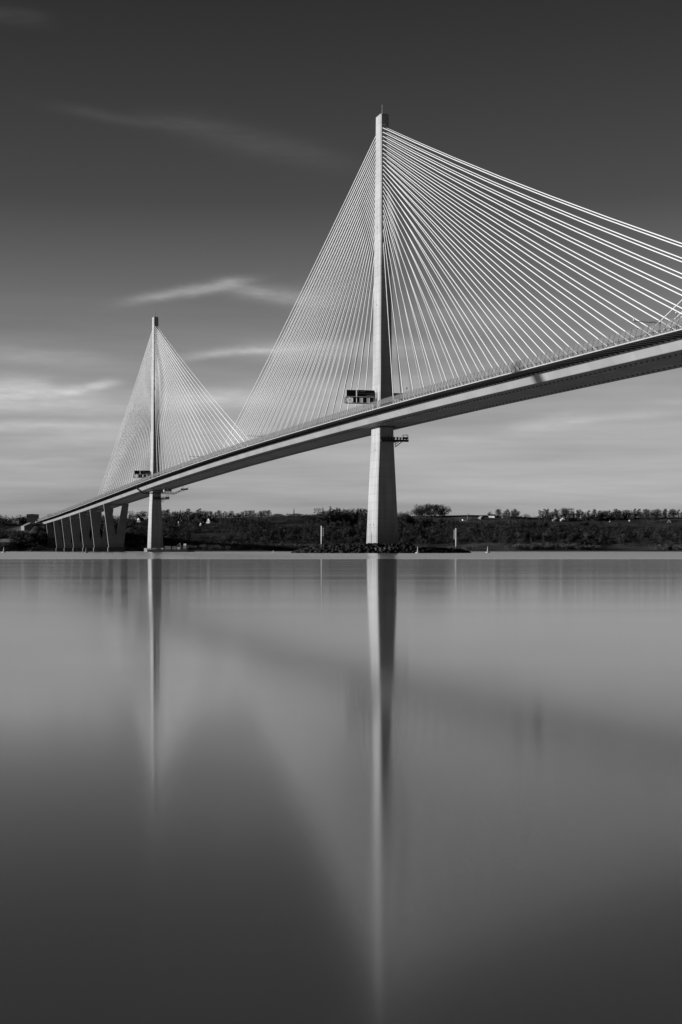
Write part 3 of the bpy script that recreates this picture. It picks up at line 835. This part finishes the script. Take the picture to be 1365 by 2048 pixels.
# (x0, x1, mean crown-top row, spread, count, kinds, label, group)
SKY = [
 (830, 892, 1008, 1.6, 11, ['round'], 'tall bare tree in the round clump on the bare crest right of the central tower', 'round clump of trees on the crest', 1.15),
 (992, 1040, 1019.5, 1.6, 10, ['round','tall'], 'bare tree in the small clump behind the long farmhouse', 'clump of trees behind the farmhouse', 1.1),
 (1078, 1118, 1020.5, 2, 9, ['tall','round'], 'slim bare tree in the row left of the tallest crown on the right ridge', 'row of slim trees on the right ridge', 1.0),
 (1122, 1142, 1015, 1.4, 3, ['round'], 'broad tall tree making the highest crown on the right ridge', 'highest crowns on the right ridge', 1.2),
 (1146, 1300, 1021, 3.2, 38, ['round','round','tall'], 'bare tree in the long unbroken row along the right ridge', 'long tree row along the right ridge', 1.15),
 (1302, 1322, 1017.5, 1.5, 4, ['round'], 'taller tree near the end of the right ridge row above the A-shaped roof', 'taller trees above the A-shaped roof', 1.1),
 (1326, 1400, 1020, 2.8, 15, ['round','tall'], 'bare tree on the ridge at the right edge of the view', 'ridge trees at the right edge', 1.1),
 (642, 740, 1019, 4, 28, ['round','round','conifer'], 'dark tree in the dense wood just left of the central tower', 'wood left of the central tower', 1.1),
 (798, 818, 1024, 2, 5, ['round'], 'dark tree close to the right side of the central tower', 'trees right of the central tower', 1.1),
 (604, 642, 1028, 1.2, 10, ['bush'], 'low hedge bush on the crest left of the dense wood', 'hedge bushes on the crest', 1.2),
 (518, 540, 1019, 2, 5, ['round'], 'dark tree in the knot of crowns on the middle of the crest', 'knot of trees on the middle crest', 1.1),
 (540, 604, 1027.5, 1.2, 12, ['bush'], 'low hedge bush on the crest beside the lone pointed conifer', 'hedge bushes by the conifer', 1.2),
 (430, 518, 1023, 3, 22, ['round','tall'], 'bare tree on the crest right of the white gable-ended house', 'crest trees right of the white gable', 1.05),
 (324, 430, 1021, 3, 26, ['round','round','tall'], 'bare tree on the crest between the distant tower and the white gable', 'crest trees right of the distant tower', 1.1),
 (262, 292, 1022, 2, 6, ['round'], 'round bare tree above the white cottage near the distant tower', 'round trees above the cottage', 1.2),
 (100, 250, 1031, 3, 26, ['round','bush'], 'dark tree on the left crest behind the approach piers', 'left crest trees behind the piers', 1.1),
 (-30, 60, 1031, 3, 16, ['round','bush'], 'dark tree on the crest at the left edge of the view', 'crest trees at the left edge', 1.1),
]
for x0, x1, yt, sp, n, kinds, label, group, ws in SKY:
    for i in range(n):
        px = x0 + (x1-x0)*(i+.5)/n + random.uniform(-.3,.3)*(x1-x0)/n
        D = 2740 + random.uniform(-25, 25)
        if 'dense wood' in label or 'close to the right' in label: D = 2600 + random.uniform(-30, 30)
        if 'crest between' in label or 'round bare tree above' in label: D = 2680 + random.uniform(-30,30)
        tree(px, D, yt+random.uniform(-sp, sp)*1.3, ws*random.uniform(.9,1.35), random.choice(kinds), label, group)
tree(588.5, 2735, 1018.5, .8, 'conifer', 'lone pointed conifer standing on the middle of the crest', None)
tree(980, 2735, 1020, .9, 'round', 'single bare tree left of the farmhouse clump', None)
tree(1054, 2735, 1027, 1.6, 'bush', 'dark rounded bush at the foot of the farmhouse clump', None)
for i in range(16):
    px = 24 + i*4.3 + random.uniform(-1.5, 1.5); D = 2168 + random.uniform(-14, 22)
    tree(px, D, 1064 - 4*abs(math.sin(i*1.7)) + random.uniform(-1.5, 1.5), 1.2, random.choice(['round','bush']), 'dark tree on the bank below the pale-roofed hall and the abutment', 'bank trees below the hall')
# pale slim trees at the foot of the right slope
for i in range(26):
    px = random.uniform(930, 1360); D, z = find_D(px, random.uniform(1080, 1090))
    tree(px, D, HY-(z+random.uniform(9,14))*F/D, .9, 'birch', 'pale slim birch on the lower right slope above the shore', 'pale birches on the lower right slope')

# woodland mass
def woodland(n, name, kinds, mname, label, region):
    vs = []; fs = []; off = 0
    k = 0; tries = 0
    while k < n and tries < n*6:
        tries += 1
        px = random.uniform(-160, 1500); d = random.uniform(*region)
        D0 = 2300; x = (px-682.5)/F*2450; D = shore(x)+d; x = (px-682.5)/F*D
        if mnoise.noise(Vector((x*.008, D*.008, 9))) < (-.28 if d > 120 else -.22): continue
        if px > 900 and d > 330 and random.random() < .85: continue
        z = ground(x, D)
        q = Vector((x-BX, D-BY)); s = q.x*.277-q.y*.961; w = -q.x*.961-q.y*.277
        if s > -1900 and s < -1380 and abs(w) < 23: continue
        h = random.uniform(7, 13)*(.75 if d < 120 else 1)
        if any(abs(px-a) < b and D < c+15 and HY-F*(z+h-CAMH)/D < HY-F*(ground((a-682.5)/F*c, c)-CAMH)/c+1 for a, b, c in OCC): continue
        # keep the mass under the crest line
        if HY-F*(z+h-CAMH)/D < (1029 if px > 900 else 1031): continue
        P = random.choice(PROTO[random.choice(kinds)])[2]
        sel = P.reshape(-1,3,3)[rng.permutation(len(P)//3)[:300]]
        sel = (sel - sel.mean(1, keepdims=True))*1.15 + sel.mean(1, keepdims=True)
        sel = sel.reshape(-1,3)
        q = random.random()*6.28; c, s_ = math.cos(q), math.sin(q); ww = h*random.uniform(.9,1.4)
        Q = np.stack([(sel[:,0]*c-sel[:,1]*s_)*ww+x, (sel[:,0]*s_+sel[:,1]*c)*ww+D, sel[:,2]*h+z-.3], 1)
        vs.append(Q); fs.append(np.arange(len(Q)).reshape(-1,3)+off); off += len(Q); k += 1
    o = mesh_np(name, np.concatenate(vs), np.concatenate(fs), M[mname], kind='stuff')
    o['label'] = label; o['category'] = 'woodland'
woodland(2700, 'woodland', ['round','tall','bush'], 'leaf', 'dark leafless wood covering the far hillside', (26, 470))
woodland(900, 'evergreen_woodland', ['bush','conifer'], 'leafd', 'darker evergreen patches of the wood on the far hillside', (70, 450))
def crest():
    vs = []; fs = []; off = 0
    for px in np.arange(-150, 1500, 1.6):
        if (820 < px < 905 and random.random() < .6) or 896 < px < 985 and random.random() < .8: continue
        D = 2745 + random.uniform(-30, 30); x = (px-682.5)/F*D; z = ground(x, D)
        h = 2.0 + 2.6*max(0, mnoise.noise(Vector((px*.06, 1, 1)))+.4) + random.uniform(0, 1.2)
        P = random.choice(PROTO['bush'])[2].reshape(-1,3,3)
        sel = P[rng.permutation(len(P))[:150]].reshape(-1,3)
        Q = sel*np.array([h*1.6, h*1.6, h*1.5]) + np.array([x, D, z-.8])
        vs.append(Q); fs.append(np.arange(len(Q)).reshape(-1,3)+off); off += len(Q)
    o = mesh_np('crest_undergrowth', np.concatenate(vs), np.concatenate(fs), M['leafd'], kind='stuff')
    o['label'] = 'low dark undergrowth running along the crest of the far hill'; o['category'] = 'undergrowth'
crest()
woodland(1100, 'shore_scrub', ['bush'], 'leafl', 'paler scrub along the far shore', (14, 60))
# telegraph poles on the right ridge
for px in (935, 1068, 1083):
    D, z = find_D(px, 1038)
    r = empty('telegraph_pole', px_pt(px, D, z-.5), {935:'slim pale pole beside the low cottage below the bare crest', 1068:'left of two slim pale poles by the farm hedges', 1083:'right of two slim pale poles by the farm hedges'}[px], 'pole')
    mb = MB(); mb.tube([(0,0,0),(0,0,10)], .2, 6, r2=.14); mb.build('pole', M['pale'], r)
    mb = MB(); mb.box(-1, 1, -.08, .08, 9.0, 9.2); mb.build('crossarm', M['pale'], r)

# ------------------------------------------------------------------ world
w = bpy.data.worlds.new('World'); scene.world = w; w.use_nodes = True
nt = w.node_tree; N = nt.nodes; L = nt.links
bg = N['Background']
sky = N.new('ShaderNodeTexSky'); sky.sky_type = 'NISHITA'; sky.sun_disc = False
sky.sun_elevation = SUN_EL; sky.sun_rotation = math.atan2(SUNH.x, SUNH.y)
def math_(op, a, b=None, c=None, clamp=False):
    n = N.new('ShaderNodeMath'); n.operation = op; n.use_clamp = clamp
    for i, v in enumerate((a, b, c)):
        if v is None: continue
        if isinstance(v, (int, float)): n.inputs[i].default_value = v
        else: L.new(v, n.inputs[i])
    return n.outputs[0]
sp = N.new('ShaderNodeSeparateColor'); L.new(sky.outputs[0], sp.inputs[0])
red = math_('MINIMUM', sp.outputs[0], 12.0)
tc = N.new('ShaderNodeTexCoord'); sx = N.new('ShaderNodeSeparateXYZ'); L.new(tc.outputs['Generated'], sx.inputs[0])
az = math_('ARCTAN2', sx.outputs['X'], sx.outputs['Y']); el = math_('ARCSINE', sx.outputs['Z'])
DEG = math.pi/180
rp = N.new('ShaderNodeValToRGB'); rp.color_ramp.interpolation = 'EASE'
e_n = math_('DIVIDE', el, 60*DEG, clamp=True); L.new(e_n, rp.inputs[0])
RAMP = [(0, 1.22), (2.7, 1.4), (5.3, 1.33), (8.8, .83), (12.2, .44), (18.8, .27), (30, .33), (60, .8)]
els = rp.color_ramp.elements
while len(els) < len(RAMP): els.new(.5)
for e_, (d_, v_) in zip(els, RAMP):
    e_.position = d_/60; e_.color = (v_/2, v_/2, v_/2, 1)
rp.color_ramp.interpolation = 'LINEAR'
base_l = math_('MULTIPLY', math_('MULTIPLY', red, rp.outputs[0]), math_('ADD', 1.2, math_('MULTIPLY', math_('COSINE', az), .8)))
# clouds -- wisps fixed in sky directions
cmb = N.new('ShaderNodeCombineXYZ'); L.new(az, cmb.inputs[0]); L.new(el, cmb.inputs[1])
def noise(scale, stretch, detail=5, off=0, rough=.55):
    mp = N.new('ShaderNodeMapping'); mp.inputs['Scale'].default_value = stretch; mp.inputs['Location'].default_value = (off, off*.7, 0)
    L.new(cmb.outputs[0], mp.inputs[0])
    n = N.new('ShaderNodeTexNoise'); n.inputs['Scale'].default_value = scale; n.inputs['Detail'].default_value = detail; n.inputs['Roughness'].default_value = rough
    L.new(mp.outputs[0], n.inputs[0]); return n.outputs['Fac']
wx = noise(14, (1,2,1), 4, 3); wy = noise(12, (1,2,1), 4, 8)
AZ = math_('ADD', az, math_('MULTIPLY', math_('SUBTRACT', wx, .5), .030))
EL = math_('ADD', el, math_('MULTIPLY', math_('SUBTRACT', wy, .5), .012))
def pxdir(x, y):
    a = math.atan((x-682.5)/F); return a, math.atan((HY-y)/F*math.cos(a))
total = None
def streak(x0, y0, x1, y1, wpx, amp, sharp_low=1.0):
    """soft streak between two photo directions; sharp_low<1 makes the lower edge crisper."""
    global total
    a0, e0 = pxdir(x0, y0); a1, e1 = pxdir(x1, y1)
    ca, ce = (a0+a1)/2, (e0+e1)/2; hl = math.hypot(a1-a0, e1-e0)/2; ux, uy = (a1-a0)/2/hl, (e1-e0)/2/hl
    da = math_('SUBTRACT', AZ, ca); de = math_('SUBTRACT', EL, ce)
    al = math_('DIVIDE', math_('ADD', math_('MULTIPLY', da, ux), math_('MULTIPLY', de, uy)), hl)
    ac = math_('DIVIDE', math_('ADD', math_('MULTIPLY', da, -uy), math_('MULTIPLY', de, ux)), wpx/F)
    al4 = math_('POWER', math_('ABSOLUTE', al), 3.0)
    if sharp_low != 1.0:
        below = math_('LESS_THAN', ac, 0.0)
        ac = math_('MULTIPLY', ac, math_('ADD', 1.0, math_('MULTIPLY', below, 1/sharp_low-1)))
    g = math_('EXPONENT', math_('MULTIPLY', math_('ADD', al4, math_('MULTIPLY', ac, ac)), -1.0))
    g = math_('MULTIPLY', g, amp)
    total = g if total is None else math_('ADD', total, g)
streak(270, 604, 500, 560, 12, 0.163, .8)
streak(440, 575, 640, 600, 17, 0.132)
streak(600, 596, 760, 590, 30, 0.062)
streak(350, 716, 640, 690, 10, 0.155, .7)
streak(500, 702, 860, 690, 20, 0.110)
streak(120, 790, 245, 770, 9, 0.200, .8)
streak(-160, 786, 190, 790, 22, 0.190)
streak(-100, 850, 260, 850, 9, 0.120)
streak(40, 880, 270, 870, 12, 0.078)
streak(-100, 700, 240, 725, 22, 0.070)
streak(-60, 760, 100, 770, 18, 0.093)
streak(300, 800, 560, 800, 20, 0.170)
streak(600, 820, 900, 760, 34, 0.078)
streak(-40, 815, 330, 822, 14, .09)
streak(560, 770, 760, 785, 16, .06)
streak(-80, 925, 200, 915, 8, .05)
streak(820, 620, 1100, 640, 30, 0.054)
streak(120, 215, 420, 262, 11, 0.018)
streak(330, 240, 700, 330, 26, 0.019)
streak(-60, 20, 90, 40, 16, 0.016)
streak(1010, 862, 1180, 830, 16, 0.085)
streak(1120, 838, 1330, 828, 8, 0.078)
streak(1290, 805, 1380, 800, 7, 0.046)
streak(860, 880, 1000, 884, 5, 0.046)
streak(380, 850, 560, 880, 26, 0.078)
fine = noise(34, (1, 6, 1), 8, 1, .68)
wisp = math_('MULTIPLY', total, math_('ADD', -.05, math_('MULTIPLY', fine, 2.1)))
# thin level stratus low in the sky
st1 = noise(5, (1, 13, 1), 7, 5, .6)
stv = math_('MULTIPLY', math_('SUBTRACT', st1, .48), .50)
mlow = math_('MULTIPLY', math_('SUBTRACT', 1.0, math_('DIVIDE', el, 9.5*DEG), None, True), 1.0, None, True)
strat = math_('MULTIPLY', stv, math_('MULTIPLY', mlow, .95))
up = math_('GREATER_THAN', el, 0.0)
cl = math_('MULTIPLY', math_('ADD', wisp, strat), up)
final = math_('MAXIMUM', math_('ADD', base_l, math_('MULTIPLY', cl, 10.0)), .02)
cc = N.new('ShaderNodeCombineColor')
for i in range(3): L.new(final, cc.inputs[i])
L.new(cc.outputs[0], bg.inputs['Color']); bg.inputs['Strength'].default_value = .1

# sun
sl = bpy.data.lights.new('sun', 'SUN'); sl.energy = 4.7; sl.angle = math.radians(.5); sl.color = (1,1,1)
so = bpy.data.objects.new('sun', sl); COL.objects.link(so)
sd = Vector((SUNH.x*math.cos(SUN_EL), SUNH.y*math.cos(SUN_EL), math.sin(SUN_EL)))
so.rotation_euler = sd.to_track_quat('Z', 'Y').to_euler()

# camera
cam = bpy.data.cameras.new('camera'); co = bpy.data.objects.new('camera', cam); COL.objects.link(co)
co.location = (0, 0, CAMH); co.rotation_euler = (math.pi/2, 0, 0)
cam.sensor_fit = 'VERTICAL'; cam.sensor_height = 36; cam.lens = F/2048*36
cam.shift_y = (HY-1024)/2048
cam.clip_start = .1; cam.clip_end = 60000
scene.camera = co
vs_ = scene.view_settings; vs_.view_transform = 'Standard'; vs_.look = 'None'; vs_.exposure = 0; vs_.gamma = 1
scene.cycles.use_denoising = True
scene.cycles.max_bounces = 5
